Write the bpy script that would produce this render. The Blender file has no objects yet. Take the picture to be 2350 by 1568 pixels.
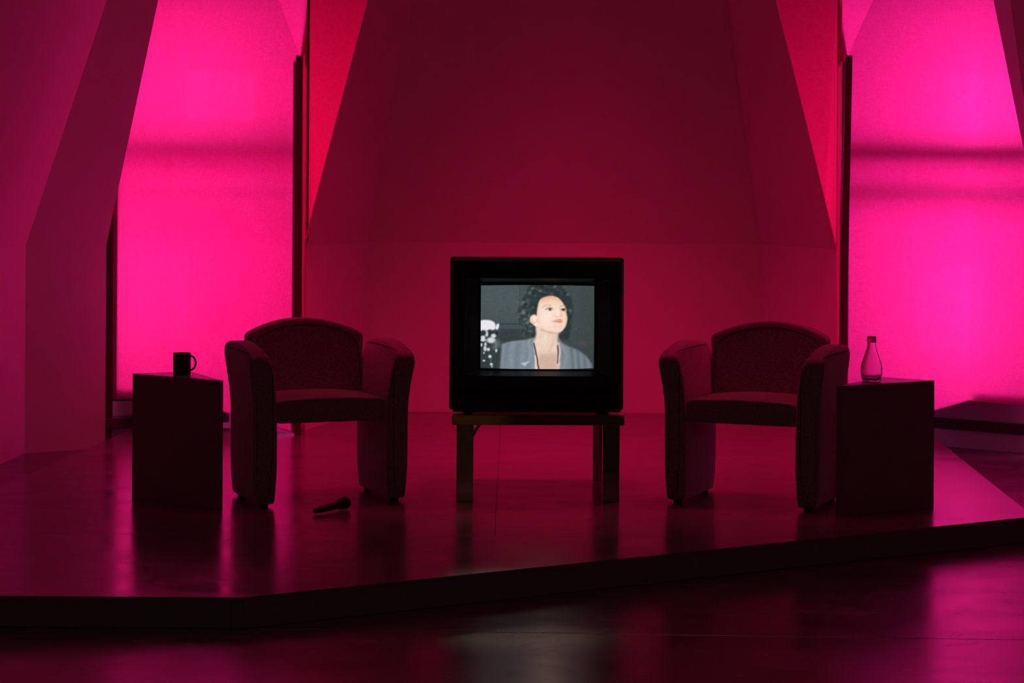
import bpy, bmesh, math, random
import numpy as np
from mathutils import Vector, Matrix
from mathutils.bvhtree import BVHTree

random.seed(7)
np.random.seed(7)
scene = bpy.context.scene
col = scene.collection

# ------------------------------------------------------------------ camera
F_PX, CAM_H, ROLL = 4900.0, 1.466, math.radians(0.35)
HORIZON = 440.0
cam_data = bpy.data.cameras.new('camera')
cam_data.sensor_width = 36.0
cam_data.lens = 36.0 * F_PX / 2350.0
cam_data.shift_y = -(784.0 - HORIZON) / 2350.0
cam_data.clip_end = 60
cam = bpy.data.objects.new('camera', cam_data)
cam.matrix_world = Matrix.Translation((0, 0, CAM_H)) @ Matrix.Rotation(math.pi / 2, 4, 'X') @ Matrix.Rotation(ROLL, 4, 'Z')
col.objects.link(cam)
scene.camera = cam

# ------------------------------------------------------------------ world, exposure
world = bpy.data.worlds.new('world')
scene.world = world
world.use_nodes = True
world.node_tree.nodes['Background'].inputs[0].default_value = (0.5, 0.55, 0.6, 1)
world.node_tree.nodes['Background'].inputs[1].default_value = 0.0
vs = scene.view_settings
vs.view_transform = 'Standard'
vs.look = 'None'
vs.exposure = 0.0
vs.gamma = 1.0
vs.use_curve_mapping = False
scene.cycles.use_denoising = True
scene.cycles.max_bounces = 10
scene.cycles.diffuse_bounces = 5
scene.cycles.glossy_bounces = 4
scene.cycles.transmission_bounces = 8
scene.cycles.sample_clamp_indirect = 6.0


def area_light(name, loc, sx, sy, power, color, direction, spread=180):
    d = bpy.data.lights.new(name, 'AREA')
    d.shape = 'RECTANGLE'
    d.size, d.size_y = sx, sy
    d.energy = power
    d.color = color
    d.spread = math.radians(spread)
    o = bpy.data.objects.new(name, d)
    o.visible_camera = True
    o.location = loc
    o.rotation_euler = Vector(direction).to_track_quat('-Z', 'Y').to_euler()
    col.objects.link(o)
    return o


DAY = (1.0, 0.05, 0.36)
DAY_R = (1.0, 0.07, 0.48)
OVERHEAD_TINT = (1.0, 0.003, 0.095)
# daylight standing in the two window openings behind the pink cloths
area_light('daylight_left_window', (-1.70, 12.95, 1.46), 1.26, 2.2, 225, DAY, (0.0, -1, 0))
area_light('daylight_right_window', (2.58, 12.80, 1.46), 1.36, 2.2, 250, DAY_R, (0.0, -1, 0))
# small added lights that make pale hot spots on the cloths
HOT_SPOT = (1.0, 0.16, 0.55)
area_light('window_floodlight', (-1.72, 12.62, 2.02), 0.42, 0.30, 20, HOT_SPOT, (0.0, -1, 0))
area_light('window_floodlight', (-2.05, 12.62, 0.85), 0.30, 0.50, 12, HOT_SPOT, (0.0, -1, 0))
area_light('window_floodlight', (2.76, 12.50, 2.00), 0.46, 0.34, 26, HOT_SPOT, (0.0, -1, 0))
area_light('window_floodlight', (2.58, 12.55, 0.80), 0.40, 0.50, 24, HOT_SPOT, (0.0, -1, 0))
# light inferred from above, added as two made-up pink skylights out of view
OVERHEAD_LIGHTS = (((-0.52, 10.60, 4.76), (0.87, 0.75, -4.6)), ((1.18, 10.60, 4.76), (-0.87, 0.75, -4.6)))
for n_, (p_, d_) in enumerate(OVERHEAD_LIGHTS):
    area_light('daylight_skylight', p_, 0.75, 1.2, 30, OVERHEAD_TINT, d_, 66)
# ceiling lamp of the room behind the camera
area_light('rear_room_lamp', (0.6, -0.7, 4.7), 1.2, 0.4, 9, (1.0, 0.86, 0.62), (0, 0, -1))


# ------------------------------------------------------------------ pixel helpers (2350 x 1568)
def ray(px, py):
    a, b = (px - 1175.0) / F_PX, (HORIZON - py) / F_PX
    return a * math.cos(ROLL) - b * math.sin(ROLL), a * math.sin(ROLL) + b * math.cos(ROLL)


def G(px, py, z):
    x, zz = ray(px, py)
    d = (z - CAM_H) / zz
    return Vector((x * d, d, z))


def P(px, py, d):
    x, zz = ray(px, py)
    return Vector((x * d, d, CAM_H + zz * d))


# ------------------------------------------------------------------ materials
def new_mat(name):
    m = bpy.data.materials.new(name)
    m.use_nodes = True
    nt = m.node_tree
    return m, nt, nt.nodes['Principled BSDF']


def plain(name, color, rough=0.5, metal=0.0, spec=0.5, noise=None, bump=None):
    """noise = (scale, amount); bump = (scale, strength, distance)"""
    m, nt, b = new_mat(name)
    b.inputs['Base Color'].default_value = (*color, 1)
    b.inputs['Roughness'].default_value = rough
    b.inputs['Metallic'].default_value = metal
    b.inputs['Specular IOR Level'].default_value = spec
    tc = nt.nodes.new('ShaderNodeTexCoord')
    if noise:
        n = nt.nodes.new('ShaderNodeTexNoise')
        n.inputs['Scale'].default_value = noise[0]
        n.inputs['Detail'].default_value = 5
        nt.links.new(tc.outputs['Object'], n.inputs['Vector'])
        r = nt.nodes.new('ShaderNodeMapRange')
        r.inputs['To Min'].default_value = 1 - noise[1]
        r.inputs['To Max'].default_value = 1 + noise[1]
        nt.links.new(n.outputs['Fac'], r.inputs['Value'])
        mx = nt.nodes.new('ShaderNodeMix')
        mx.data_type = 'RGBA'
        mx.blend_type = 'MULTIPLY'
        mx.inputs['Factor'].default_value = 1
        mx.inputs['A'].default_value = (*color, 1)
        nt.links.new(r.outputs['Result'], mx.inputs['B'])
        nt.links.new(mx.outputs['Result'], b.inputs['Base Color'])
    if bump:
        n2 = nt.nodes.new('ShaderNodeTexNoise')
        n2.inputs['Scale'].default_value = bump[0]
        n2.inputs['Detail'].default_value = 4
        nt.links.new(tc.outputs['Object'], n2.inputs['Vector'])
        bp = nt.nodes.new('ShaderNodeBump')
        bp.inputs['Strength'].default_value = bump[1]
        bp.inputs['Distance'].default_value = bump[2]
        nt.links.new(n2.outputs['Fac'], bp.inputs['Height'])
        nt.links.new(bp.outputs['Normal'], b.inputs['Normal'])
    return m


M_WALL = plain('wall_paint', (0.82, 0.81, 0.81), 0.75, spec=0.25, noise=(3.0, 0.05), bump=(60, 0.08, 0.004))
M_REAR = plain('rear_wall_paint', (0.13, 0.09, 0.09), 0.8, noise=(2.0, 0.06))
M_REFLECT = plain('ochre_door_paint', (0.78, 0.56, 0.20), 0.6, noise=(3.0, 0.08))  # ochre stands in for a warm lit wall reflected in the chrome stand
M_CEIL = plain('ceiling_paint', (0.80, 0.79, 0.79), 0.85, noise=(2.0, 0.04))
M_FASCIA = plain('platform_edge_paint', (0.17, 0.17, 0.175), 0.6, noise=(14, 0.15), bump=(50, 0.1, 0.003))
M_FRAME = plain('dark_timber', (0.10, 0.06, 0.055), 0.6, noise=(20, 0.2))
M_FRAMEW = plain('pale_timber', (0.35, 0.27, 0.22), 0.6, noise=(20, 0.2))
M_LEDGE = plain('dark_ledge_paint', (0.09, 0.08, 0.08), 0.6, noise=(10, 0.2))
M_TABLE = plain('table_lacquer', (0.20, 0.17, 0.18), 0.30, spec=0.5, noise=(9, 0.12), bump=(120, 0.05, 0.002))
M_BLACKPL = plain('black_plastic', (0.008, 0.008, 0.008), 0.42, spec=0.35, bump=(400, 0.06, 0.001))
M_SHELL = plain('housing_plastic', (0.06, 0.056, 0.056), 0.3, spec=0.5, bump=(300, 0.05, 0.001))
M_CHROME = plain('chrome', (0.36, 0.36, 0.345), 0.06, metal=1.0, noise=(6, 0.03))
M_RUBBER = plain('black_rubber', (0.012, 0.012, 0.012), 0.7, noise=(30, 0.1))
M_MUG = plain('dark_ceramic', (0.05, 0.042, 0.045), 0.28, spec=0.5, noise=(20, 0.1))
M_MIC = plain('matt_black_metal', (0.01, 0.01, 0.01), 0.45, metal=0.2, noise=(60, 0.2))
M_GRILLE = plain('dark_wire_mesh', (0.012, 0.012, 0.012), 0.5, metal=0.6, bump=(900, 0.8, 0.002))


def floor_mat(name, color, rough):
    """worn sheet flooring: smooth sealed surface with smears, small scuffs, uneven gloss"""
    m, nt, b = new_mat(name)
    tc = nt.nodes.new('ShaderNodeTexCoord')
    geo = nt.nodes.new('ShaderNodeNewGeometry')
    mp = nt.nodes.new('ShaderNodeMapping')
    mp.inputs['Scale'].default_value = (1.0, 1.6, 1.0)
    nt.links.new(geo.outputs['Position'], mp.inputs['Vector'])
    n1 = nt.nodes.new('ShaderNodeTexNoise')
    n1.inputs['Scale'].default_value = 2.2
    n1.inputs['Detail'].default_value = 9
    n1.inputs['Roughness'].default_value = 0.65
    n1.inputs['Distortion'].default_value = 0.6
    nt.links.new(mp.outputs['Vector'], n1.inputs['Vector'])
    n2 = nt.nodes.new('ShaderNodeTexNoise')
    n2.inputs['Scale'].default_value = 38
    n2.inputs['Detail'].default_value = 6
    nt.links.new(mp.outputs['Vector'], n2.inputs['Vector'])
    r1 = nt.nodes.new('ShaderNodeMapRange')
    r1.inputs['From Min'].default_value = 0.3
    r1.inputs['From Max'].default_value = 0.7
    r1.inputs['To Min'].default_value = 0.72
    r1.inputs['To Max'].default_value = 1.2
    nt.links.new(n1.outputs['Fac'], r1.inputs['Value'])
    mx = nt.nodes.new('ShaderNodeMix')
    mx.data_type = 'RGBA'
    mx.blend_type = 'MULTIPLY'
    mx.inputs['Factor'].default_value = 1
    mx.inputs['A'].default_value = (*color, 1)
    nt.links.new(r1.outputs['Result'], mx.inputs['B'])
    # scattered dark scuffs
    v = nt.nodes.new('ShaderNodeTexVoronoi')
    v.inputs['Scale'].default_value = 1.4
    v.inputs['Randomness'].default_value = 1.0
    mp2 = nt.nodes.new('ShaderNodeMapping')
    mp2.inputs['Scale'].default_value = (1.0, 0.55, 1.0)
    nt.links.new(geo.outputs['Position'], mp2.inputs['Vector'])
    nt.links.new(mp2.outputs['Vector'], v.inputs['Vector'])
    cr = nt.nodes.new('ShaderNodeMapRange')
    cr.inputs['From Min'].default_value = 0.008
    cr.inputs['From Max'].default_value = 0.016
    cr.inputs['To Min'].default_value = 0.25
    cr.inputs['To Max'].default_value = 1.0
    nt.links.new(v.outputs['Distance'], cr.inputs['Value'])
    mx2 = nt.nodes.new('ShaderNodeMix')
    mx2.data_type = 'RGBA'
    mx2.blend_type = 'MULTIPLY'
    mx2.inputs['Factor'].default_value = 1
    nt.links.new(mx.outputs['Result'], mx2.inputs['A'])
    nt.links.new(cr.outputs['Result'], mx2.inputs['B'])
    nt.links.new(mx2.outputs['Result'], b.inputs['Base Color'])
    r2 = nt.nodes.new('ShaderNodeMapRange')
    r2.inputs['From Min'].default_value = 0.3
    r2.inputs['From Max'].default_value = 0.7
    r2.inputs['To Min'].default_value = rough - 0.05
    r2.inputs['To Max'].default_value = rough + 0.07
    nt.links.new(n1.outputs['Fac'], r2.inputs['Value'])
    nt.links.new(r2.outputs['Result'], b.inputs['Roughness'])
    bp = nt.nodes.new('ShaderNodeBump')
    bp.inputs['Strength'].default_value = 0.05
    bp.inputs['Distance'].default_value = 0.002
    nt.links.new(n2.outputs['Fac'], bp.inputs['Height'])
    nt.links.new(bp.outputs['Normal'], b.inputs['Normal'])
    b.inputs['Specular IOR Level'].default_value = 1.0
    return m


M_DECK = floor_mat('platform_sheet_flooring', (0.17, 0.155, 0.16), 0.20)
M_FLOOR = floor_mat('room_sheet_flooring', (0.11, 0.10, 0.105), 0.23)


def felt_mat():
    m, nt, b = new_mat('grey_wool_felt')
    tc = nt.nodes.new('ShaderNodeTexCoord')
    n = nt.nodes.new('ShaderNodeTexNoise')
    n.inputs['Scale'].default_value = 190
    n.inputs['Detail'].default_value = 3
    nt.links.new(tc.outputs['Object'], n.inputs['Vector'])
    cr = nt.nodes.new('ShaderNodeValToRGB')
    cr.color_ramp.elements[0].position = 0.32
    cr.color_ramp.elements[0].color = (0.15, 0.132, 0.14, 1)
    cr.color_ramp.elements[1].position = 0.68
    cr.color_ramp.elements[1].color = (0.37, 0.335, 0.35, 1)
    nt.links.new(n.outputs['Fac'], cr.inputs['Fac'])
    nt.links.new(cr.outputs['Color'], b.inputs['Base Color'])
    b.inputs['Roughness'].default_value = 0.95
    b.inputs['Specular IOR Level'].default_value = 0.1
    b.inputs['Sheen Weight'].default_value = 1.0
    b.inputs['Sheen Roughness'].default_value = 0.35
    bp = nt.nodes.new('ShaderNodeBump')
    bp.inputs['Strength'].default_value = 0.5
    bp.inputs['Distance'].default_value = 0.003
    nt.links.new(n.outputs['Fac'], bp.inputs['Height'])
    nt.links.new(bp.outputs['Normal'], b.inputs['Normal'])
    return m


M_FELT = felt_mat()


def cloth_mat(name, tint, holes, soak):
    """thin woven cotton: light soaks through, a little passes straight between the threads"""
    m = bpy.data.materials.new(name)
    m.use_nodes = True
    nt = m.node_tree
    nt.nodes.clear()
    out = nt.nodes.new('ShaderNodeOutputMaterial')
    geo = nt.nodes.new('ShaderNodeNewGeometry')
    facs = []
    for sc in ((260, 260, 34), (40, 40, 260)):
        mp = nt.nodes.new('ShaderNodeMapping')
        mp.inputs['Scale'].default_value = sc
        nt.links.new(geo.outputs['Position'], mp.inputs['Vector'])
        n = nt.nodes.new('ShaderNodeTexNoise')
        n.inputs['Scale'].default_value = 1.0
        n.inputs['Detail'].default_value = 2
        nt.links.new(mp.outputs['Vector'], n.inputs['Vector'])
        facs.append(n)
    mul = nt.nodes.new('ShaderNodeMath')
    mul.operation = 'MULTIPLY'
    nt.links.new(facs[0].outputs['Fac'], mul.inputs[0])
    nt.links.new(facs[1].outputs['Fac'], mul.inputs[1])
    thr = nt.nodes.new('ShaderNodeMapRange')          # thread density
    thr.inputs['From Min'].default_value = 0.10
    thr.inputs['From Max'].default_value = 0.42
    thr.inputs['To Min'].default_value = 0.86
    thr.inputs['To Max'].default_value = 1.12
    nt.links.new(mul.outputs['Value'], thr.inputs['Value'])
    tintn = nt.nodes.new('ShaderNodeMix')
    tintn.data_type = 'RGBA'
    tintn.blend_type = 'MULTIPLY'
    tintn.inputs['Factor'].default_value = 1
    tintn.inputs['A'].default_value = (*tint, 1)
    nt.links.new(thr.outputs['Result'], tintn.inputs['B'])
    dim = nt.nodes.new('ShaderNodeMix')
    dim.data_type = 'RGBA'
    dim.blend_type = 'MULTIPLY'
    dim.inputs['Factor'].default_value = 1
    dim.inputs['B'].default_value = (soak, soak, soak, 1)
    nt.links.new(tintn.outputs['Result'], dim.inputs['A'])
    tr = nt.nodes.new('ShaderNodeBsdfTranslucent')
    df = nt.nodes.new('ShaderNodeBsdfDiffuse')
    nt.links.new(dim.outputs['Result'], tr.inputs['Color'])
    nt.links.new(tintn.outputs['Result'], df.inputs['Color'])
    mix = nt.nodes.new('ShaderNodeMixShader')
    mix.inputs['Fac'].default_value = 0.40
    nt.links.new(tr.outputs['BSDF'], mix.inputs[1])
    nt.links.new(df.outputs['BSDF'], mix.inputs[2])
    tp = nt.nodes.new('ShaderNodeBsdfTransparent')
    nt.links.new(tintn.outputs['Result'], tp.inputs['Color'])
    hol = nt.nodes.new('ShaderNodeMapRange')
    hol.inputs['From Min'].default_value = 0.12
    hol.inputs['From Max'].default_value = 0.40
    hol.inputs['To Min'].default_value = 0.45 * holes
    hol.inputs['To Max'].default_value = 1.6 * holes
    nt.links.new(mul.outputs['Value'], hol.inputs['Value'])
    mix2 = nt.nodes.new('ShaderNodeMixShader')
    nt.links.new(hol.outputs['Result'], mix2.inputs['Fac'])
    nt.links.new(mix.outputs['Shader'], mix2.inputs[1])
    nt.links.new(tp.outputs['BSDF'], mix2.inputs[2])
    nt.links.new(mix2.outputs['Shader'], out.inputs['Surface'])
    return m


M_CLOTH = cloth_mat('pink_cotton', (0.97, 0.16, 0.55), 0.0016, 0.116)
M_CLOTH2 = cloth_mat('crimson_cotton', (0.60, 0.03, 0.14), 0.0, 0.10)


def glass_mat():
    m, nt, b = new_mat('frosted_glass')
    b.inputs['Base Color'].default_value = (0.93, 0.93, 0.95, 1)
    b.inputs['Transmission Weight'].default_value = 1.0
    b.inputs['IOR'].default_value = 1.45
    tc = nt.nodes.new('ShaderNodeTexCoord')
    n = nt.nodes.new('ShaderNodeTexNoise')
    n.inputs['Scale'].default_value = 40
    nt.links.new(tc.outputs['Object'], n.inputs['Vector'])
    r = nt.nodes.new('ShaderNodeMapRange')
    r.inputs['To Min'].default_value = 0.10
    r.inputs['To Max'].default_value = 0.16
    nt.links.new(n.outputs['Fac'], r.inputs['Value'])
    nt.links.new(r.outputs['Result'], b.inputs['Roughness'])
    return m


M_GLASS = glass_mat()


# ------------------------------------------------------------------ object helpers
def tag(o, label=None, cat=None, group=None, kind=None):
    if label: o['label'] = label
    if cat: o['category'] = cat
    if group: o['group'] = group
    if kind: o['kind'] = kind
    return o


def empty(name, loc, rz=0.0):
    o = bpy.data.objects.new(name, None)
    o.empty_display_size = 0.1
    o.location = loc
    o.rotation_euler = (0, 0, rz)
    col.objects.link(o)
    return o


def mesh_obj(name, verts, faces, mat, parent=None, smooth=False, recalc=True):
    me = bpy.data.meshes.new(name)
    me.from_pydata([tuple(v) for v in verts], [], faces)
    if recalc:
        bm = bmesh.new()
        bm.from_mesh(me)
        bmesh.ops.recalc_face_normals(bm, faces=bm.faces)
        bm.to_mesh(me)
        bm.free()
    me.materials.append(mat)
    if smooth:
        for p in me.polygons:
            p.use_smooth = True
    o = bpy.data.objects.new(name, me)
    col.objects.link(o)
    if parent:
        o.parent = parent
    return o


def box(name, lo, hi, mat, parent=None, bevel=0.0, fn=None):
    (x0, y0, z0), (x1, y1, z1) = lo, hi
    v = [(x, y, z) for z in (z0, z1) for y in (y0, y1) for x in (x0, x1)]
    if fn:
        v = [fn(*p) for p in v]
    f = [(0, 1, 3, 2), (4, 6, 7, 5), (0, 4, 5, 1), (1, 5, 7, 3), (3, 7, 6, 2), (2, 6, 4, 0)]
    o = mesh_obj(name, v, f, mat, parent)
    if bevel:
        b = o.modifiers.new('bevel', 'BEVEL')
        b.width = bevel
        b.segments = 2
    return o


INSIDE = Vector((0.33, 8.0, 1.4))


def shell(name, polys, mat, thick=0.06, parent=None, kind='structure', inside=INSIDE):
    """sheet of polygons facing the room, given thickness on the far side"""
    verts, faces, idx = [], [], {}
    for poly in polys:
        poly = [Vector(p) for p in poly]
        n = Vector((0, 0, 0))
        for i in range(len(poly)):
            a, b = poly[i], poly[(i + 1) % len(poly)]
            n += a.cross(b)
        c = sum(poly, Vector()) / len(poly)
        if n.dot(inside - c) < 0:
            poly.reverse()
        f = []
        for p in poly:
            k = tuple(round(q, 4) for q in p)
            if k not in idx:
                idx[k] = len(verts)
                verts.append(p)
            f.append(idx[k])
        faces.append(f)
    o = mesh_obj(name, verts, faces, mat, parent, recalc=False)
    if thick:
        s = o.modifiers.new('solidify', 'SOLIDIFY')
        s.thickness = thick
        s.offset = -1
    if kind:
        o['kind'] = kind
    return o


def lathe(name, prof, mat, parent=None, seg=40, closed=False):
    """prof: list of (r, z); ends on the axis are capped"""
    verts, faces, rings = [], [], []
    for r, z in prof:
        if r < 1e-6:
            rings.append([len(verts)])
            verts.append((0, 0, z))
        else:
            rings.append(list(range(len(verts), len(verts) + seg)))
            verts += [(r * math.cos(2 * math.pi * k / seg), r * math.sin(2 * math.pi * k / seg), z) for k in range(seg)]
    for a, b in zip(rings, rings[1:]):
        for k in range(seg):
            k2 = (k + 1) % seg
            if len(a) == 1 and len(b) > 1:
                faces.append((a[0], b[k], b[k2]))
            elif len(b) == 1 and len(a) > 1:
                faces.append((a[k], a[k2], b[0]))
            elif len(a) > 1:
                faces.append((a[k], a[k2], b[k2], b[k]))
    return mesh_obj(name, verts, faces, mat, parent, smooth=True)


def tube(name, pts, r, mat, parent=None, seg=12, closed=False):
    pts = [Vector(p) for p in pts]
    verts, faces = [], []
    n = len(pts)
    prev = None
    for i, p in enumerate(pts):
        t = (pts[min(i + 1, n - 1)] - pts[max(i - 1, 0)]).normalized()
        if prev is None:
            up = Vector((0, 0, 1)) if abs(t.z) < 0.9 else Vector((1, 0, 0))
            u = t.cross(up).normalized()
        else:
            u = (prev - t * prev.dot(t)).normalized()
        prev = u
        w = t.cross(u)
        verts += [p + (u * math.cos(2 * math.pi * k / seg) + w * math.sin(2 * math.pi * k / seg)) * r for k in range(seg)]
    for i in range(n - 1):
        for k in range(seg):
            k2 = (k + 1) % seg
            faces.append((i * seg + k, i * seg + k2, (i + 1) * seg + k2, (i + 1) * seg + k))
    faces.append(tuple(range(seg)))
    faces.append(tuple((n - 1) * seg + k for k in range(seg)))
    return mesh_obj(name, verts, faces, mat, parent, smooth=True)


def cage(name, xs, ys, zs, fn, mat, parent=None, sub=2):
    """surface grid of a box with the given stations, reshaped by fn and subdivided"""
    idx, verts, faces = {}, [], []

    def vid(i, j, k):
        if (i, j, k) not in idx:
            idx[(i, j, k)] = len(verts)
            verts.append(fn(xs[i], ys[j], zs[k]))
        return idx[(i, j, k)]
    nx, ny, nz = len(xs) - 1, len(ys) - 1, len(zs) - 1
    for i in range(nx):
        for j in range(ny):
            for k in (0, nz):
                faces.append((vid(i, j, k), vid(i + 1, j, k), vid(i + 1, j + 1, k), vid(i, j + 1, k)))
    for i in range(nx):
        for k in range(nz):
            for j in (0, ny):
                faces.append((vid(i, j, k), vid(i + 1, j, k), vid(i + 1, j, k + 1), vid(i, j, k + 1)))
    for j in range(ny):
        for k in range(nz):
            for i in (0, nx):
                faces.append((vid(i, j, k), vid(i, j + 1, k), vid(i, j + 1, k + 1), vid(i, j, k + 1)))
    o = mesh_obj(name, verts, faces, mat, parent, smooth=True)
    if sub:
        s = o.modifiers.new('subdivision', 'SUBSURF')
        s.levels = sub
        s.render_levels = sub
    return o


def prism(name, poly, z0, z1, mat, parent=None, bevel=0.0):
    n = len(poly)
    v = [(p[0], p[1], z0) for p in poly] + [(p[0], p[1], z1) for p in poly]
    f = [tuple(range(n)), tuple(range(n, 2 * n))] + [(i, (i + 1) % n, n + (i + 1) % n, n + i) for i in range(n)]
    o = mesh_obj(name, v, f, mat, parent)
    if bevel:
        b = o.modifiers.new('bevel', 'BEVEL')
        b.width = bevel
        b.segments = 2
        b.limit_method = 'ANGLE'
    return o


def V(x, y, z):
    return Vector((x, y, z))


def to_z(a, b, z):
    t = (z - a.z) / (b.z - a.z)
    return a + (b - a) * t


def smooth(a, b, x):
    t = min(1.0, max(0.0, (x - a) / (b - a)))
    return t * t * (3 - 2 * t)


# ================================================================== STRUCTURE
ZP = 0.105        # platform top
ZK = 1.15         # height of the crease where the walls start to lean
ZC = 4.80         # ceiling

# room floor: long sheets with fine joints
floor = mesh_obj('floor', [(-4.2, -4.8, -0.03), (4.8, -4.8, -0.03), (4.8, 14.3, -0.03), (-4.2, 14.3, -0.03),
                           (-4.2, -4.8, -0.012), (4.8, -4.8, -0.012), (4.8, 14.3, -0.012), (-4.2, 14.3, -0.012)],
                 [(0, 1, 2, 3), (4, 5, 6, 7), (0, 1, 5, 4), (1, 2, 6, 5), (2, 3, 7, 6), (3, 0, 4, 7)], M_FASCIA)
tag(floor, kind='structure')
seams = [-4.8, -2.9, -0.4, 2.1, 4.6, 7.10, 9.6, 12.1, 14.3]
for a, b in zip(seams, seams[1:]):
    slope = -0.042
    g = 0.0022
    prism('floor_sheet', [(-4.2, a + g + slope * -4.2), (4.8, a + g + slope * 4.8), (4.8, b - g + slope * 4.8), (-4.2, b - g + slope * -4.2)],
          -0.012, 0.0, M_FLOOR, floor, 0.0015)

# key corners: (lower, knee, toward top)
Ck, Ct = V(-2.690, 11.82, ZK), P(245, 0, 11.5)
C0 = V(-2.690, 11.82, 0)
Dk, Dt = P(244, 558, 12.09), P(363, 0, 11.80)
D0 = V(Dk.x, Dk.y, 0)
Bk, Bt = P(847, 566, 13.17), P(948, 0, 12.72)
B0 = V(Bk.x, Bk.y, 0)
B2k, B2t = P(1745, 566, 13.17), P(1682, 0, 12.72)
B20 = V(B2k.x, B2k.y, 0)
Ak, At = P(698, 566, 12.1), P(845, 0, 11.8)
A0 = V(Ak.x, Ak.y, 0)
A2k, A2t = P(1919, 566, 12.1), P(1780, 0, 11.8)
A20 = V(A2k.x, A2k.y, 0)
D2k = P(2397, 565, 11.72)
D2t = P(2280, 0, 11.42)
D20 = V(D2k.x, D2k.y, 0)
C2k = V(D2k.x + 0.40, 11.32, ZK)
C20 = V(C2k.x, C2k.y, 0)
C2t = V(C2k.x - 0.455, 11.02, ZK + 1.37)
for p in (Ck, Dk, Bk, B2k, Ak, A2k, D2k, C2k):
    p.z = ZK
Ctop, Dtop, Btop, B2top = to_z(Ck, Ct, ZC), to_z(Dk, Dt, ZC), to_z(Bk, Bt, ZC), to_z(B2k, B2t, ZC)
Atop, A2top, D2top, C2top = to_z(Ak, At, ZC), to_z(A2k, A2t, ZC), to_z(D2k, D2t, ZC), to_z(C2k, C2t, ZC)

shell('wall_back', [[B0, B20, B2k, Bk], [Bk, B2k, B2top, Btop]], M_WALL)
shell('wall_back_left', [[A0, B0, Bk, Ak], [Ak, Bk, Btop, Atop]], M_WALL, 0.006)
shell('wall_back_right', [[B20, A20, A2k, B2k], [B2k, A2k, A2top, B2top]], M_WALL, 0.006)
shell('wall_left_pier', [[C0, D0, Dk, Ck], [Ck, Dk, Dtop, Ctop]], M_WALL, 0.05)
shell('wall_right_pier', [[D20, C20, C2k, D2k], [D2k, C2k, C2top, D2top]], M_WALL, 0.05)
LW0 = V(-3.35, -1.6, 0)
shell('wall_left', [[C0, LW0, LW0 + V(0, 0, ZK), Ck], [Ck, LW0 + V(0, 0, ZK), LW0 + V(1.15, 0, ZC), Ctop]], M_WALL)
RW0 = V(4.0, -1.6, 0)
shell('wall_right', [[C20, RW0, RW0 + V(0, 0, ZK), C2k], [C2k, RW0 + V(0, 0, ZK), RW0 + V(-1.15, 0, ZC), C2top]], M_WALL)
shell('wall_rear', [[LW0, RW0, RW0 + V(-1.15, 0, ZC), LW0 + V(1.15, 0, ZC)]], M_REAR)
dr = empty('door_1', (0.0, -1.59, 0.0))  # made-up door, added for its ochre reflection in the chrome stand
dr['kind'] = 'structure'
box('door_leaf', (-0.42, 0.0, 0.01), (0.40, 0.045, 2.15), M_REFLECT, dr, 0.004)
box('door_handle', (0.30, 0.045, 1.02), (0.34, 0.085, 1.05), M_FRAME, dr, 0.004)
shell('ceiling', [[V(-4, -1.8, ZC), V(4.6, -1.8, ZC), V(4.6, 14.3, ZC), V(-4, 14.3, ZC)]], M_CEIL)
# bay shells behind the cloths
shell('wall_bay_left', [[V(-2.345, 12.14, 0), V(-2.345, 13.9, 0), V(-2.345, 13.9, ZC), V(-2.345, 12.14, ZC)],
                        [V(-2.345, 13.9, 0), V(-0.3, 13.9, 0), V(-0.3, 13.9, ZC), V(-2.345, 13.9, ZC)]], M_WALL)
shell('wall_bay_right', [[V(3.32, 11.78, 0), V(3.32, 13.9, 0), V(3.32, 13.9, ZC), V(3.32, 11.78, ZC)],
                         [V(-0.3, 13.9, 0), V(3.32, 13.9, 0), V(3.32, 13.9, ZC), V(-0.3, 13.9, ZC)]], M_WALL)

# ---- low walls under the windows with a dark ledge
fa, fb = P(255, 917, 12.14), P(391, 909, 12.03)          # left cloth: flat part
fc0, fc1 = V(-1.182, 11.90, 0.105), V(-1.187, 11.90, 2.215)      # left cloth: near upright edge
ga, gb = P(2392, 936, 11.80), P(2225, 920, 12.00)             # right cloth
gc0, gc1 = V(1.838, 11.90, 0.105), V(1.869, 11.90, 2.235)

dirL = (G(527, 946, .165) - G(233, 962, .165)).normalized()
apL0 = V(-2.33, 12.20, 0)
apL1 = apL0 + dirL * 1.30
shell('wall_sill_left', [[apL0, apL1, apL1 + V(0, 0, 0.25), apL0 + V(0, 0, 0.25)]], M_WALL, 0.08)
apR0, apR1 = G(2193, 1027, 0), G(2350, 1040, 0)
dirR = (apR1 - apR0).normalized()
apRa = apR0 - dirR * 0.95
apRb = apR1 + dirR * 0.10
shell('wall_sill_right', [[apRa, apRb, apRb + V(0, 0, 0.27), apRa + V(0, 0, 0.27)]], M_WALL, 0.08)
# ledge boards, and boards added to stop light leaking under the cloths
def board(name, pts, t=0.012, mat=M_WALL):
    n = len(pts)
    v = [Vector(p) for p in pts] + [Vector(p) - V(0, 0, t) for p in pts]
    f = [tuple(range(n)), tuple(range(n, 2 * n))] + [(i, (i + 1) % n, n + (i + 1) % n, n + i) for i in range(n)]
    o = mesh_obj(name, v, f, mat)
    o['kind'] = 'structure'
    return o


def tri_board(name, tris, t=0.012):
    v, f = [], []
    for tr in tris:
        n = len(v)
        v += [Vector(p) for p in tr] + [Vector(p) + V(0, 0, t) for p in tr]
        f += [(n, n + 1, n + 2), (n + 3, n + 4, n + 5), (n, n + 1, n + 4, n + 3), (n + 1, n + 2, n + 5, n + 4), (n + 2, n, n + 3, n + 5)]
    o = mesh_obj(name, v, f, M_LEDGE)
    o['kind'] = 'structure'
    return o


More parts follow.
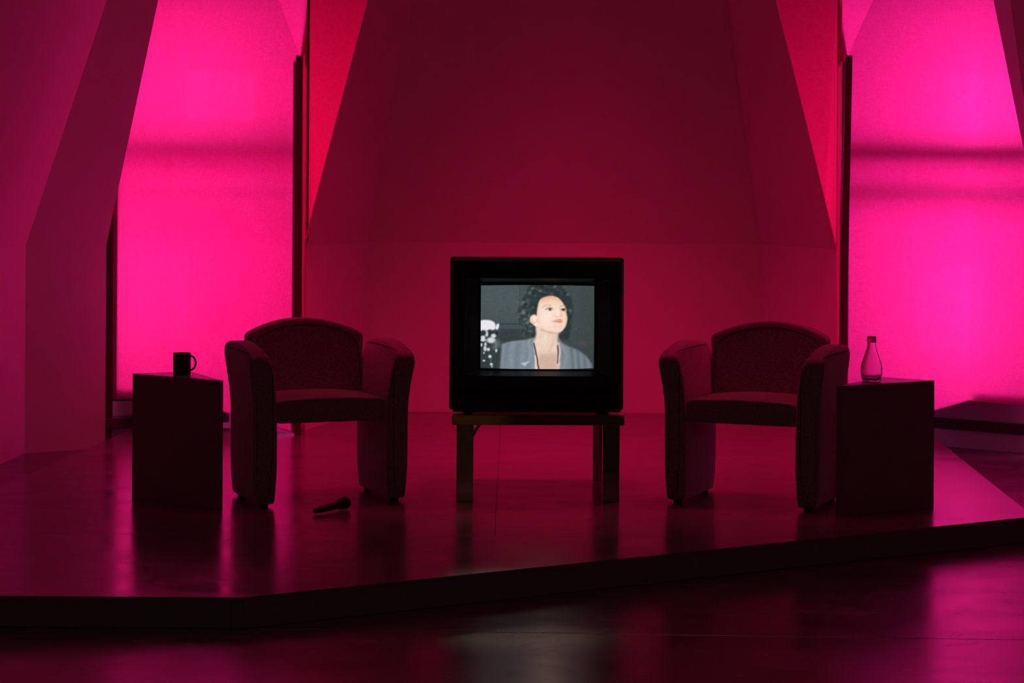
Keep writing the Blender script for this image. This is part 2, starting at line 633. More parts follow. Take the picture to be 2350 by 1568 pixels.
hL = V(0, 0.08, 0.25)
e_ = V(0, 0.012, 0)
tri_board('trim_1', [(fa + e_, fb + e_, apL0 + hL), (fb + e_, apL1 + hL, apL0 + hL), (fb + e_, fc0 + e_, apL1 + hL)])
hR = V(0, 0.08, 0.27)
tri_board('trim_2', [(ga + e_, gb + e_, apRb + hR), (gb + e_, apRa + hR, apRb + hR), (gb + e_, gc0 + e_, apRa + hR)])

for nm, q0, q1, a0, dd in (('trim_3', G(233, 962, .165), G(527, 946, .165), apL0, dirL),
                           ('trim_4', G(2040, 951, .165), G(2420, 981, .165), apRa, dirR)):
    nrm = Vector((-dd.y, dd.x, 0))

    def proj(p):
        t = (p - a0).dot(dd)
        return a0 + dd * t + V(0, 0, 0.165)
    pts = [q0, q1, proj(q1) + nrm * 0.0, proj(q0) + nrm * 0.0]
    o = board(nm, pts, 0.060, M_LEDGE)
    b = o.modifiers.new('bevel', 'BEVEL')
    b.width = 0.006
    b.segments = 2

# ---- windows behind the cloths: frames with transoms
for nm, x0, x1, y, rails in (('window_1', -2.30, -1.14, 13.02, (0.36, 2.50)),
                             ('window_2', 2.14, 3.26, 12.87, (0.36, 2.50))):
    w = empty(nm, ((x0 + x1) / 2, y, 0.0))
    w['kind'] = 'structure'
    for xx in (x0, x1):
        o = box('window_stile', (xx - 0.035 - w.location.x, -0.03, 0.27), (xx + 0.035 - w.location.x, 0.03, 2.55), M_FRAMEW, w, 0.004)
    for i, zz in enumerate(rails):
        h = 0.03
        box('window_rail', (x0 - w.location.x, -0.03, zz - h), (x1 - w.location.x, 0.03, zz + h), M_FRAMEW, w, 0.004)

# ---- made-up frames around the added overhead lights, out of the picture
for n_, (p_, d_) in enumerate(OVERHEAD_LIGHTS):
    w = empty('window_%d' % (n_ + 3), p_)
    w.rotation_euler = Vector(d_).to_track_quat('-Z', 'Y').to_euler()
    w['kind'] = 'structure'
    for sx in (-1, 1):
        box('window_stile', (sx * 0.405 - 0.025, -0.66, -0.04), (sx * 0.405 + 0.025, 0.66, 0.03), M_FRAMEW, w, 0.004)
        box('window_rail', (-0.38, sx * 0.63 - 0.03, -0.04), (0.38, sx * 0.63 + 0.03, 0.03), M_FRAMEW, w, 0.004)

# ================================================================== PLATFORM
plat = empty('stage_platform', (0.1, 9.5, 0.0))
tag(plat, 'low grey stage platform with angled front edge carrying the television and armchairs', 'platform')
fr0 = V(-0.887, 7.133, 0)
fr1 = V(2.215, 9.030, 0)
poly = [(-2.53, 7.133), (fr0.x, fr0.y), (fr1.x, fr1.y), (2.37, 11.912), (2.375, 12.12), (1.92, 12.30), (1.785, 12.32),
        (1.54, 13.16), (-0.875, 13.16), (-1.11, 12.33), (-1.2, 12.36), (-1.621, 12.192), (-2.16, 11.964)]


def clip(poly, axis, val, keep_less):
    out = []
    n = len(poly)
    for i in range(n):
        a, b = poly[i], poly[(i + 1) % n]
        ia = (a[axis] <= val) == keep_less
        ib = (b[axis] <= val) == keep_less
        if ia:
            out.append(a)
        if ia != ib:
            t = (val - a[axis]) / (b[axis] - a[axis])
            out.append((a[0] + (b[0] - a[0]) * t, a[1] + (b[1] - a[1]) * t))
    return out


xs_cut = [-9, -2.50, -0.06, 2.38, 9]
ys_cut = [0, 8.42, 10.90, 20]
gap = 0.0009
for yi, (ya, yb) in enumerate(zip(ys_cut, ys_cut[1:])):
    cuts = xs_cut if yi != 0 else [-9, 0.62, 9]
    for xa, xb in zip(cuts, cuts[1:]):
        q = clip(clip(clip(clip(poly, 0, xa + gap, False), 0, xb - gap, True), 1, ya + gap, False), 1, yb - gap, True)
        if len(q) >= 3:
            ar = abs(sum(q[i][0] * q[(i + 1) % len(q)][1] - q[(i + 1) % len(q)][0] * q[i][1] for i in range(len(q)))) / 2
            if ar < 0.02:
                continue
            prism('deck_sheet', [(p[0] - 0.1, p[1] - 9.5) for p in q], ZP - 0.012, ZP, M_DECK, plat, 0.0006)


def fascia(a, b, t=0.015):
    a, b = Vector((a[0], a[1], 0)), Vector((b[0], b[1], 0))
    d = (b - a).normalized()
    n = Vector((d.y, -d.x, 0))
    a, b = a + d * 0.0008, b - d * 0.0008
    q = [a + n * 0.0, b + n * 0.0, b - n * t, a - n * t]
    return prism('edge_board', [(p.x - 0.1, p.y - 9.5) for p in q], 0.001, ZP - 0.0125, M_FASCIA, plat, 0.001)


fascia((-2.53, 7.135), (-0.932, 7.135))
fascia((-0.932, 7.135), (fr0.x, 7.135))
for t0, t1 in ((0, 0.68), (0.68, 1)):
    p0, p1 = fr0 + (fr1 - fr0) * t0, fr0 + (fr1 - fr0) * t1
    fascia((p0.x, p0.y), (p1.x, p1.y))
fascia((fr1.x, fr1.y), (2.37, 11.912))
fascia((-2.16, 11.964), (-2.53, 7.135))
fascia((-1.621, 12.192), (-2.16, 11.964))
fascia((2.37, 11.912), (2.375, 12.12))

# ================================================================== CLOTH SCREENS
def cloth_screen(name, label, a, b, c0, c1, crease_px, edge_x, edge_px, sgn, post_x, strip, rails):
    root = empty(name, (c0.x, c0.y, ZP))
    tag(root, label, 'fabric screen')
    off = Vector(root.location)

    def loc(pts):
        return [Vector(p) - off for p in pts]
    top = 2.68
    # plane of the side part holds b, c0, c1
    kx, kz = ray(*crease_px)
    d = c0 - b
    t = (kx * b.y - b.x) / (d.x - kx * d.y)
    k = V(b.x + d.x * t, b.y + d.y * t, 0)
    k.z = CAM_H + kz * k.y
    k2 = to_z(c1, k, top)
    at, bt = V(a.x, a.y, top), V(b.x, b.y, top)
    # main cloth, one continuous sheet folded at b
    mesh_obj('main_cloth', loc([a, b, bt, at, c0, c1, k2]), [(0, 1, 2, 3), (1, 4, 5, 6, 2)], M_CLOTH, root, recalc=False)
    e = P(edge_px[0], edge_px[1], 12.04)
    eb = P(edge_x, 127, 11.93)
    mesh_obj('folded_corner_cloth', loc([c1, eb, e, to_z(eb, e, top), k2]), [(0, 1, 2, 3, 4)], M_CLOTH, root, recalc=False)
    # cloth going on up the leaning roof
    low = [at, bt, k2, to_z(eb, e, top)]
    sh = V(-sgn * 0.50, -0.45, 4.72 - top)
    hi = [p + sh for p in low]
    mesh_obj('upper_cloth', loc(low + hi), [(i, i + 1, i + 5, i + 4) for i in range(3)], M_CLOTH, root, recalc=False)
    # upright
    px0, px1 = post_x
    w = 0.019
    v = [(px1 - w, -0.022, c1.z), (px1 + w, -0.022, c1.z), (px1 + w, 0.02, c1.z), (px1 - w, 0.02, c1.z),
         (px0 - w, -0.022, ZP), (px0 + w, -0.022, ZP), (px0 + w, 0.02, ZP), (px0 - w, 0.02, ZP)]
    zj = 1.02
    tj = (zj - ZP) / (c1.z - ZP)
    xj = px0 + (px1 - px0) * tj

    def seg(z0, z1, x0, x1):
        vv = [V(x0 - w, 11.862, z0), V(x0 + w, 11.862, z0), V(x0 + w, 11.894, z0), V(x0 - w, 11.894, z0),
              V(x1 - w, 11.862, z1), V(x1 + w, 11.862, z1), V(x1 + w, 11.894, z1), V(x1 - w, 11.894, z1)]
        o = mesh_obj('upright', loc(vv), [(0, 1, 2, 3), (4, 5, 6, 7), (0, 1, 5, 4), (1, 2, 6, 5), (2, 3, 7, 6), (3, 0, 4, 7)], M_FRAME, root)
        bb = o.modifiers.new('bevel', 'BEVEL')
        bb.width = 0.003
    seg(ZP, zj - 0.001, px0, xj)
    seg(zj + 0.001, c1.z, xj, px1)
    # batten behind the near edge, behind the far edge, board behind the hem
    nrm = Vector((d.y, -d.x, 0)).normalized()
    if nrm.y < 0:
        nrm = -nrm
    dn = Vector((d.x, d.y, 0)).normalized()

    def batten(nm, p0, p1, z0, z1, n, gapn, th, mat=M_FRAMEW):
        vv = []
        for z in (z0, z1):
            for q in (p0 + n * gapn, p1 + n * gapn, p1 + n * (gapn + th), p0 + n * (gapn + th)):
                vv.append(V(q.x, q.y, z))
        return mesh_obj(nm, loc(vv), [(0, 1, 2, 3), (4, 5, 6, 7), (0, 1, 5, 4), (1, 2, 6, 5), (2, 3, 7, 6), (3, 0, 4, 7)], mat, root)
    batten('batten', c0 - dn * 0.045, c0, 0.13, c1.z - 0.03, nrm, 0.004, 0.03)
    fl = (b - a)
    fl.z = 0
    fl.normalize()
    nf = Vector((fl.y, -fl.x, 0))
    if nf.y < 0:
        nf = -nf
    batten('batten', a, a + fl * strip, 0.27, 2.66, nf, 0.004, 0.03)
    for zz, hh, gp in rails:
        batten('rail', a + fl * 0.01, b + fl * gp * 0.75, zz - hh, zz + hh, nf, gp, 0.03)
        batten('rail', b - dn * gp * 0.2, c0 - dn * (0.035 + gp * 0.35), zz - hh, zz + hh, nrm, gp, 0.03)
    batten('hem_board', a + fl * 0.002, b - fl * 0.01, a.z + 0.003, a.z + 0.07, nf, 0.03, 0.02)
    return root, e


left_screen, eL = cloth_screen('cloth_screen', 'glowing pink cloth stretched over the window behind the mug table', fa, fb, fc0, fc1, (640, 0), 703, (706, 0), -1,
                               (-1.184, -1.187), 0.035, ((1.715, 0.052, 0.12), (1.45, 0.036, 0.17)))
right_screen, eR = cloth_screen('cloth_screen', 'glowing pink cloth stretched over the window behind the bottle table', ga, gb, gc0, gc1, (2003, 0), 1932, (1931, 0), 1,
                                (1.838, 1.869), 0.03, ((1.70, 0.052, 0.06), (1.475, 0.040, 0.07)))
# narrow second cloths closing the gap between upright and wall, with a dark strip standing in for the shadow at their fold
for root, e_pt, p_near, p_top, p_fold, x_low, x_top, shade_strip in ((left_screen, eL, fc0, fc1, -1.168, -1.125, -0.60, (703.5, 709.5, 1.17)),
                                                 (right_screen, eR, gc0, gc1, 1.845, 1.795, 1.23, (1922, 1928.5, 0.12))):
    off = Vector(root.location)
    zt = 4.72
    sg = 1 if p_near.x > 0 else -1
    pts = [V(p_near.x, 11.90, ZP), V(p_fold, 12.15, ZP), V(p_fold, 12.15, 2.68), V(p_top.x, 11.90, p_top.z - 0.02),
           V(x_low, 12.32, ZP), V(x_low, 12.32, ZK), V(x_top, 12.32, 3.18), V(x_top - sg * 0.33, 12.2, zt), V(p_fold - sg * 0.5, 11.60, zt),
           V(e_pt.x + sg * 0.004, 11.95, p_top.z - 0.05), V(p_fold, 12.15, p_top.z - 0.05), V(e_pt.x, e_pt.y + 0.012, 2.68)]
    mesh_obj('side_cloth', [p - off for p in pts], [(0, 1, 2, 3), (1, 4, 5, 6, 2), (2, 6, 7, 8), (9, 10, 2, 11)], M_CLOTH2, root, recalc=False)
    y = 12.125
    x0, x1 = ray(shade_strip[0], 300)[0] * y, ray(shade_strip[1], 300)[0] * y
    box('lath', (x0 - off.x, y - 0.012 - off.y, shade_strip[2] - off.z), (x1 - off.x, y + 0.012 - off.y, 2.68 - off.z), M_FRAME, root, 0.002)
# dark boards added to block light leaking between pier and cloth
for nm, x0, x1, y in (('trim_5', -2.37, -2.262, 12.115), ('trim_6', 2.93, 3.36, 11.86)):
    o = box(nm, (x0, y, 0.0), (x1, y + 0.02, ZC), M_FRAME)
    o['kind'] = 'structure'

# ================================================================== ARMCHAIRS
M_SEAM = plain('dark_seam_thread', (0.05, 0.045, 0.047), 0.9, noise=(60, 0.2))


def seam(part, rays, r=0.0017):
    """thin stitched welt laid on the finished surface of a cushion part"""
    bpy.context.view_layer.update()
    ev = part.evaluated_get(bpy.context.evaluated_depsgraph_get())
    me = ev.to_mesh()
    bvh = BVHTree.FromPolygons([v.co.copy() for v in me.vertices], [tuple(p.vertices) for p in me.polygons])
    pts = []
    for c, d in rays:
        d = Vector(d).normalized()
        hit, nrm, _, _ = bvh.ray_cast(Vector(c) + d * 0.4, -d, 0.5)
        if hit is not None:
            pts.append(hit)
    ev.to_mesh_clear()
    if len(pts) > 3:
        return tube('seam', pts, r, M_SEAM, part, 6)


def make_chair(label, loc, rz):
    root = empty('armchair', loc, rz)
    tag(root, label, 'armchair', 'matching felt armchairs on the platform')
    for s in (-1, 1):
        def fn(x, y, z, s=s):
            up = smooth(0.40, 0.72, z)
            dome = smooth(0.48, 0.66, z)
            yy = y * (1.0 - 0.07 * (1 - smooth(0.0, 0.16, z)))
            zz = z + dome * (0.050 * (1 - ((y - 0.055) / 0.275) ** 2)) - dome * 0.004
            xx = x * (1 - 0.16 * (1 - smooth(0.0, 0.10, z))) * (1 + 0.24 * up) * (1 - 0.30 * smooth(0.60, 0.656, z)) * (1 + 0.06 * math.sin(math.pi * min(1, z / 0.36)))
            return (s * 0.295 + xx + s * 0.040 * up ** 1.2, yy, zz)
        t = 0.046
        arm = cage('arm_panel', [-t, -t + 0.018, 0.0, t - 0.018, t], [-0.238, -0.205, -0.10, 0.06, 0.18, 0.238],
             [0.012, 0.042, 0.16, 0.32, 0.45, 0.55, 0.615, 0.655], fn, M_FELT, root, 3)
        for sd in (-1, 1):
            cx = s * 0.295 + s * 0.030
            rr = [((cx, -0.18, 0.05 + 0.02 * k), (sd * 0.045, -0.05, 0.0)) for k in range(29)]
            rr += [((cx + s * 0.008, -0.18 + 0.012 * k, 0.635), (sd * 0.8, -0.5 * (1 - k / 8) if k < 8 else 0.0, 0.62)) for k in range(30)]
            seam(arm, rr)
        for yy in (-0.185, 0.19):
            f = lathe('foot', [(0, 0), (0.017, 0), (0.019, 0.004), (0.021, 0.03), (0, 0.03)], M_RUBBER, root, 20)
            f.location = (s * 0.295, yy, 0.0)

    def fb_(x, y, z):
        v = (z - 0.40) / (0.76 - 0.40)
        half = 0.238 + 0.034 * v ** 1.1
        top = 0.786 - 0.073 * abs(x) ** 2.1
        zz = 0.40 + v * (top - 0.40)
        return (x * half, y + 0.225 + (zz - 0.45) * 0.16 - 0.03 * x * x, zz)
    back = cage('backrest', [-1, -0.88, -0.6, -0.2, 0.2, 0.6, 0.88, 1], [-0.045, -0.030, 0.030, 0.045],
         [0.40, 0.42, 0.55, 0.66, 0.725, 0.76], fb_, M_FELT, root, 3)

    def arch(x):
        return 0.755 - 0.073 * abs(x / 0.262) ** 2.1 - 0.03 * smooth(0.21, 0.25, abs(x))
    seam(back, [((-0.243, 0.25, 0.50 + 0.02 * k), (0, -1, 0)) for k in range(8)] + [((x, 0.25, arch(x)), (0, -1, 0)) for x in [-0.24 + 0.48 * k / 48 for k in range(49)]]
         + [((0.243, 0.25, 0.64 - 0.02 * k), (0, -1, 0)) for k in range(8)])

    def fs(x, y, z):
        c = 0.016 * (1 - x * x) * smooth(0.40, 0.455, z)
        return (x * 0.246, y, z + c + 0.010 * (-y) * 0)
    seat = cage('seat_cushion', [-1, -0.94, -0.5, 0, 0.5, 0.94, 1], [-0.222, -0.210, -0.15, 0.0, 0.15, 0.205], [0.358, 0.372, 0.430, 0.452],
         fs, M_FELT, root, 3)
    seam(seat, [((-0.225 + 0.45 * k / 30, -0.17, 0.41), (0, -0.05, 0.045)) for k in range(31)])
    return root


make_chair('grey felt armchair beside the mug table, turned towards the television', (-0.852, 9.455, ZP), math.radians(21.5))
make_chair('grey felt armchair beside the bottle table, turned towards the television', (1.081, 9.447, ZP), math.radians(-23.2))

# ================================================================== TRIANGULAR SIDE TABLES
TH = 0.55


def tri_table(name, label, pts):
    cx = sum(p[0] for p in pts) / 3
    cy = sum(p[1] for p in pts) / 3
    r = empty(name, (cx, cy, ZP))
    tag(r, label, 'side table', 'triangular side tables')
    q = [(p[0] - cx, p[1] - cy) for p in pts]
    ins = [(x * 0.985, y * 0.985) for x, y in q]
    n = 3
    for i in range(n):
        a, b = Vector((*q[i], 0)), Vector((*q[(i + 1) % n], 0))
        ia, ib = Vector((*q[i], 0)) * 0.93, Vector((*q[(i + 1) % n], 0)) * 0.93
        prism('side_board', [(a.x, a.y), (b.x, b.y), (ib.x, ib.y), (ia.x, ia.y)], 0.0, TH - 0.0185, M_TABLE, r, 0.0008)
    prism('table_top', q, TH - 0.018, TH, M_TABLE, r, 0.0015)
    return r


tri_table('side_table', 'dark triangular side table with the mug on top', [(-1.665, 9.397), (-1.222, 9.075), (-1.431, 9.532)])
tri_table('side_table', 'dark triangular side table with the glass bottle on top', [(1.372, 8.997), (1.845, 9.298), (1.640, 9.463)])

# ---- mug
mg = empty('mug', (-1.441, 9.352, ZP + TH))
tag(mg, 'dark ceramic mug with its handle to the right, on the triangular table', 'mug')
lathe('cup', [(0, 0.002), (0.034, 0.002), (0.0355, 0.0), (0.0372, 0.003), (0.0385, 0.010), (0.0390, 0.085), (0.0388, 0.0955), (0.0375, 0.0962), (0.0358, 0.094),
              (0.0352, 0.085), (0.0350, 0.012), (0.030, 0.007), (0, 0.006)], M_MUG, mg, 48)
hp = []
for k in range(25):
    a = math.radians(104 - 208 * k / 24)
    hp.append((0.0385 + 0.0215 * max(-0.10, math.cos(a)) * (1.0 if math.cos(a) > 0 else 1.0), 0.0, 0.052 + 0.030 * math.sin(a)))
tube('handle', hp, 0.0043, M_MUG, mg, 12)

# ---- bottle
bt = empty('bottle', (1.558, 9.225, ZP + TH))
tag(bt, 'empty clear glass bottle with a capped neck on the triangular table', 'bottle')
u = 0.0001797
outer = [(0.0, 0.004), (150, 12 / 1), (200, 6), (222, 40), (240, 110), (254, 190), (260, 280), (256, 360), (238, 440), (212, 515), (184, 590), (160, 665), (140, 735), (122, 800), (110, 850), (102, 900), (99, 935), (99, 1000), (104, 1003), (104, 1012), (97, 1014), (97, 1060)]
outer = [(r * u, max(0.0, z * u)) for r, z in outer]
outer[0] = (0.0, 0.004)
outer[1] = (150 * u, 0.003)
outer[2] = (200 * u, 0.0)
wall_t = 0.0032
inner = [(max(0.0, r - wall_t), z) for r, z in outer[4:]]
prof = outer + [(inner[-1][0], outer[-1][1])] + list(reversed(inner[:-1])) + [(0.030, 0.0085), (0.0, 0.0095)]
lathe('glass_body', prof, M_GLASS, bt, 56)
capp = [(98.5, 938), (110, 938), (111, 960), (107, 964), (107, 968), (111, 972), (111, 1050), (106, 1078), (96, 1089), (0, 1090)]
M_CAP = plain('milky_cap', (0.80, 0.72, 0.76), 0.35, spec=0.5, noise=(40, 0.08))
M_CAP.node_tree.nodes['Principled BSDF'].inputs['Transmission Weight'].default_value = 0.75
lathe('cap', [(0, 1066 * u), (98.5 * u, 1066 * u)] + [(r * u, z * u) for r, z in capp], M_CAP, bt, 48)

# ================================================================== TELEVISION ON CHROME STAND
RT = math.radians(1.2)
ST_Z = 0.487                     # top of the stand
stand = empty('television_stand', (0.1215, 9.355, ZP), RT)
tag(stand, 'low square chrome stand with flat legs under the television', 'stand')
W2, DEP = 0.378, 0.765
h0, h1 = ST_Z - ZP - 0.044, ST_Z - ZP
o = box('table_top', (-W2, -0.003, h0), (W2, DEP, h1), M_CHROME, stand, 0.003,
        fn=lambda x, y, z: (x, y + (0.0045 if (z > 0.36 and y < 0.1) else 0.0), z))
for sx in (-1, 1):
    for y0 in (0.002, DEP - 0.045):
        xo = 0.358
        box('leg', (sx * xo - (0.075 if sx > 0 else 0), y0, 0.0), (sx * xo + (0.075 if sx < 0 else 0), y0 + 0.04, h0), M_CHROME, stand, 0.002)

tv = empty('television', (0.1145, 9.372, ST_Z), RT)
tag(tv, 'black tube television showing a curly haired woman, on the chrome stand', 'television')
HB, HT = 0.102, 0.679            # bezel bottom, top
WB = 0.374


def rect(x0, x1, z0, z1, y, r=0.0, n=4):
    pts = []
    if r <= 0:
        r = 0.0005
    for cx, cz, a0 in ((x1 - r, z1 - r, 0), (x0 + r, z1 - r, 90), (x0 + r, z0 + r, 180), (x1 - r, z0 + r, 270)):
        for k in range(n + 1):
            a = math.radians(a0 + 90 * k / n)
            pts.append((cx + r * math.cos(a), y, cz + r * math.sin(a)))
    return pts


def rings(name, rs, mat, parent, cap0=False, cap1=False, smooth_=False):
    v, f = [], []
    n = len(rs[0])
    for r in rs:
        v += r
    for i in range(len(rs) - 1):
        for k in range(n):
            k2 = (k + 1) % n
            f.append((i * n + k, i * n + k2, (i + 1) * n + k2, (i + 1) * n + k))
    if cap0:
        f.append(tuple(range(n)))
    if cap1:
        f.append(tuple((len(rs) - 1) * n + k for k in range(n)))
    return mesh_obj(name, v, f, mat, parent, smooth_)


SX0, SX1, SZ0, SZ1 = -0.2475, 0.2535, 0.199, 0.565     # picture aperture
rings('bezel', [rect(-WB + .004, WB - .004, HB + .004, HT - .004, 0.060, 0.008),
                rect(-WB, WB, HB, HT, 0.055, 0.010),
                rect(-WB, WB, HB, HT, 0.006, 0.010),
                rect(-WB + .002, WB - .002, HB + .002, HT - .002, 0.0015, 0.009),
                rect(-WB + .007, WB - .007, HB + .007, HT - .007, 0.0, 0.008),
                rect(-0.318, 0.320, 0.168, 0.600, 0.0, 0.012),
                rect(-0.316, 0.318, 0.170, 0.598, 0.002, 0.012),
                rect(SX0 - .012, SX1 + .012, SZ0 - .010, SZ1 + .014, 0.046, 0.012),
                rect(SX0 - .002, SX1 + .002, SZ0 - .003, SZ1 + .004, 0.050, 0.010),
                rect(SX0 - .002, SX1 + .002, SZ0 - .003, SZ1 + .004, 0.090, 0.010)], M_BLACKPL, tv)
rings('speaker_panel', [rect(-WB + .006, WB - .006, 0.012, HB - .004, 0.060, 0.006),
                        rect(-WB + .003, WB - .003, 0.010, HB - .002, 0.050, 0.008),
                        rect(-WB + .003, WB - .003, 0.010, HB - .002, 0.010, 0.010),
                        rect(-WB + .008, WB - .008, 0.015, HB - .006, 0.003, 0.008)], M_BLACKPL, tv, True, True)
rings('housing', [rect(-WB + .02, WB - .02, 0.02, HT - .02, 0.056, 0.01),
                  rect(-WB - .009, WB + .009, 0.016, HT + .008, 0.058, 0.012),
                  rect(-WB - .011, WB + .011, 0.014, HT + .010, 0.064, 0.012),
                  rect(-WB - .011, WB + .011, 0.014, HT + .010, 0.155, 0.012),
                  rect(-WB - .004, WB + .004, 0.014, HT + .000, 0.170, 0.014),
                  rect(-0.30, 0.30, 0.014, HT - 0.10, 0.30, 0.03),
                  rect(-0.22, 0.22, 0.030, HT - 0.19, 0.46, 0.04),
                  rect(-0.16, 0.16, 0.070, HT - 0.25, 0.53, 0.04)], M_SHELL, tv, False, True)
for xx in (-0.30, 0.30):
    for yy in (0.06, 0.30):
        f = lathe('foot', [(0, 0), (0.02, 0), (0.02, 0.018), (0, 0.018)], M_RUBBER, tv, 16)
        f.location = (xx, yy, 0.0)


# ---- picture on the tube: a coloured grid, painted in the coordinates of an enlarged view (160..1860, 185..1435)
def paint(nx, ny):
    X, Y = np.meshgrid(np.linspace(160, 1860, nx), np.linspace(185, 1435, ny))
    img = np.zeros((ny, nx, 3))

    def blur(a, r):
        k = np.exp(-0.5 * (np.arange(-3 * r, 3 * r + 1) / max(r, .5)) ** 2)
        k /= k.sum()
        p = 3 * r
        a = np.pad(a, ((p, p), (p, p)), mode='edge')
        a = np.apply_along_axis(lambda q: np.convolve(q, k, 'valid'), 0, a)
        a = np.apply_along_axis(lambda q: np.convolve(q, k, 'valid'), 1, a)
        return a

    def spline(pts, m=6):
        pts = np.array(pts, float)
        n = len(pts)
        out = []
        for i in range(n):
            p0, p1, p2, p3 = pts[i - 1], pts[i], pts[(i + 1) % n], pts[(i + 2) % n]
            for s in np.arange(m) / m:
                out.append(0.5 * (2 * p1 + (p2 - p0) * s + (2 * p0 - 5 * p1 + 4 * p2 - p3) * s * s + (3 * p1 - p0 - 3 * p2 + p3) * s ** 3))
        return np.array(out)

    def pmask(pts, soft=1, curved=True):
        q = spline(pts) if curved else np.array(pts, float)
        ins = np.zeros(X.shape, bool)
        n = len(q)
        for i in range(n):
            x0, y0 = q[i]
            x1, y1 = q[(i + 1) % n]
            if y0 == y1:
                continue
            c = ((y0 <= Y) & (Y < y1)) | ((y1 <= Y) & (Y < y0))
            ins ^= c & (X < x0 + (Y - y0) * (x1 - x0) / (y1 - y0))
        m = ins.astype(float)
        return blur(m, soft) if soft else m

    def emask(cx, cy, rx, ry, soft=0.25, rot=0.0):
        c, s = math.cos(rot), math.sin(rot)
        u_, v_ = (X - cx) * c + (Y - cy) * s, -(X - cx) * s + (Y - cy) * c
        d = np.sqrt((u_ / rx) ** 2 + (v_ / ry) ** 2)
        return np.clip((1 + soft - d) / (2 * soft), 0, 1)

    def stroke(pts, w, soft=4.0):
        d = np.full(X.shape, 1e9)
        for (x0, y0), (x1, y1) in zip(pts, pts[1:]):
            L2 = (x1 - x0) ** 2 + (y1 - y0) ** 2
            t = np.clip(((X - x0) * (x1 - x0) + (Y - y0) * (y1 - y0)) / L2, 0, 1)
            d = np.minimum(d, np.hypot(X - x0 - t * (x1 - x0), Y - y0 - t * (y1 - y0)))
        return np.clip((w / 2 + soft - d) / (2 * soft), 0, 1)

    def put(mask, rgb, op=1.0):
        m = (mask * op)[..., None]
        img[:] = img * (1 - m) + np.array(rgb, float) * m

    rng = np.random.RandomState(4)
    # backdrop
    base = np.array([76, 88, 90.])
    img[:] = base
    put(np.clip((Y - 500) / 900, 0, 1), (54, 64, 63), 0.85)
    put(np.clip((X - 1250) / 500, 0, 1), (58, 66, 66), 0.55)
    put(np.clip((X - 745) / 40, 0, 1) * (Y < 760), (60, 70, 72), 0.4)
    put(stroke([(745, 185), (742, 760)], 10), (46, 54, 56), 0.8)
    for yy in (762, 848):
        put(stroke([(440, yy), (760, yy)], 12), (36, 42, 44), 0.75)
    put(pmask([(440, 860), (760, 860), (760, 1010), (440, 1050)], 2, False), (46, 54, 53), 0.6)
    put(emask(1670, 1050, 95, 32, 0.6), (96, 78, 82), 0.45)
    # hair mass
    hair = pmask([(930, 150), (1290, 150), (1400, 235), (1490, 320), (1525, 430), (1545, 560), (1520, 680), (1510, 820), (1480, 960), (1400, 1010), (1300, 960), (1020, 940),
                  (960, 985), (860, 1000), (775, 985), (770, 880), (800, 800), (740, 700), (705, 590), (740, 500), (765, 410), (800, 330), (860, 265)], 3)
    put(hair, (47, 58, 57), 0.92)
    for k in range(620):
        cx, cy = rng.uniform(700, 1545), rng.uniform(150, 1010)
        r = rng.uniform(9, 26)
        left = 1.0 if (cx < 1010 or cy < 330) else 0.35
        bright = rng.uniform(0, 1) ** 2.2 * left * 0.75
        c = (38 + 100 * bright, 48 + 104 * bright, 48 + 104 * bright) if rng.rand() > 0.42 else (30, 40, 40)
        put(emask(cx, cy, r, r * rng.uniform(0.5, 1.0), 0.5, rng.uniform(0, 3.1)) * hair, c, 0.55)
    for k in range(90):
        cx, cy = rng.uniform(690, 900), rng.uniform(300, 980)
        a0 = rng.uniform(0, 6.3)
        pts = [(cx + 22 * math.cos(a0 + t * 0.7), cy + 22 * math.sin(a0 + t * 0.7)) for t in range(4)]
        put(stroke(pts, 8, 9) * np.clip(hair + 0.25, 0, 1), (118, 132, 132), 0.38)
    for cx, cy in ((805, 600), (790, 570), (860, 740), (885, 640), (905, 790), (795, 440), (890, 300), (1050, 270), (1270, 200), (905, 870), (820, 690), (930, 230), (1460, 320), (1500, 560)):
        put(emask(cx, cy, 24, 16, 0.9, rng.uniform(0, 3)), (140, 154, 156), 0.55)
    # jacket
    jl = pmask([(478, 1072), (620, 1028), (800, 1008), (965, 962), (985, 1100), (990, 1440), (440, 1440), (462, 1230)], 2, False)
    jr = pmask([(1318, 955), (1385, 1050), (1500, 1108), (1640, 1165), (1760, 1262), (1835, 1375), (1838, 1440), (1310, 1440)], 2, False)
    put(jl, (122, 135, 145))
    put(jr, (122, 134, 142))
    fold = 0.5 + 0.5 * np.sin(X / 24 + 0.6 * np.sin(Y / 90))
    put(jl * fold, (142, 154, 164), 0.35)
    put(jr * (0.5 + 0.5 * np.sin(X / 15 - Y / 200.)) * (X > 1480), (92, 104, 112), 0.7)
    put(jl * stroke([(720, 1080), (690, 1440)], 60, 40), (108, 120, 130), 0.6)
    put(jl * stroke([(560, 1060), (540, 1200), (500, 1440)], 36, 26), (104, 116, 126), 0.5)
    put(jl * stroke([(880, 1000), (905, 1240), (870, 1330)], 26, 18), (152, 163, 172), 0.7)
    put(jl * stroke([(480, 1075), (620, 1032), (800, 1012)], 16, 10), (160, 170, 178), 0.6)
    put(jr * stroke([(1370, 1060), (1450, 1240), (1400, 1440)], 30, 20), (150, 160, 166), 0.5)
    # neck and chest
    put(pmask([(1000, 720), (1200, 760), (1340, 800), (1335, 870), (1316, 960), (1318, 1120), (1330, 1440), (1000, 1440), (985, 1300), (955, 1060), (985, 930)], 2), (236, 208, 190))
    put(pmask([(1030, 1190), (1120, 1215), (1230, 1205), (1312, 1180), (1330, 1440), (1010, 1440)], 5, False), (208, 174, 160), 0.95)
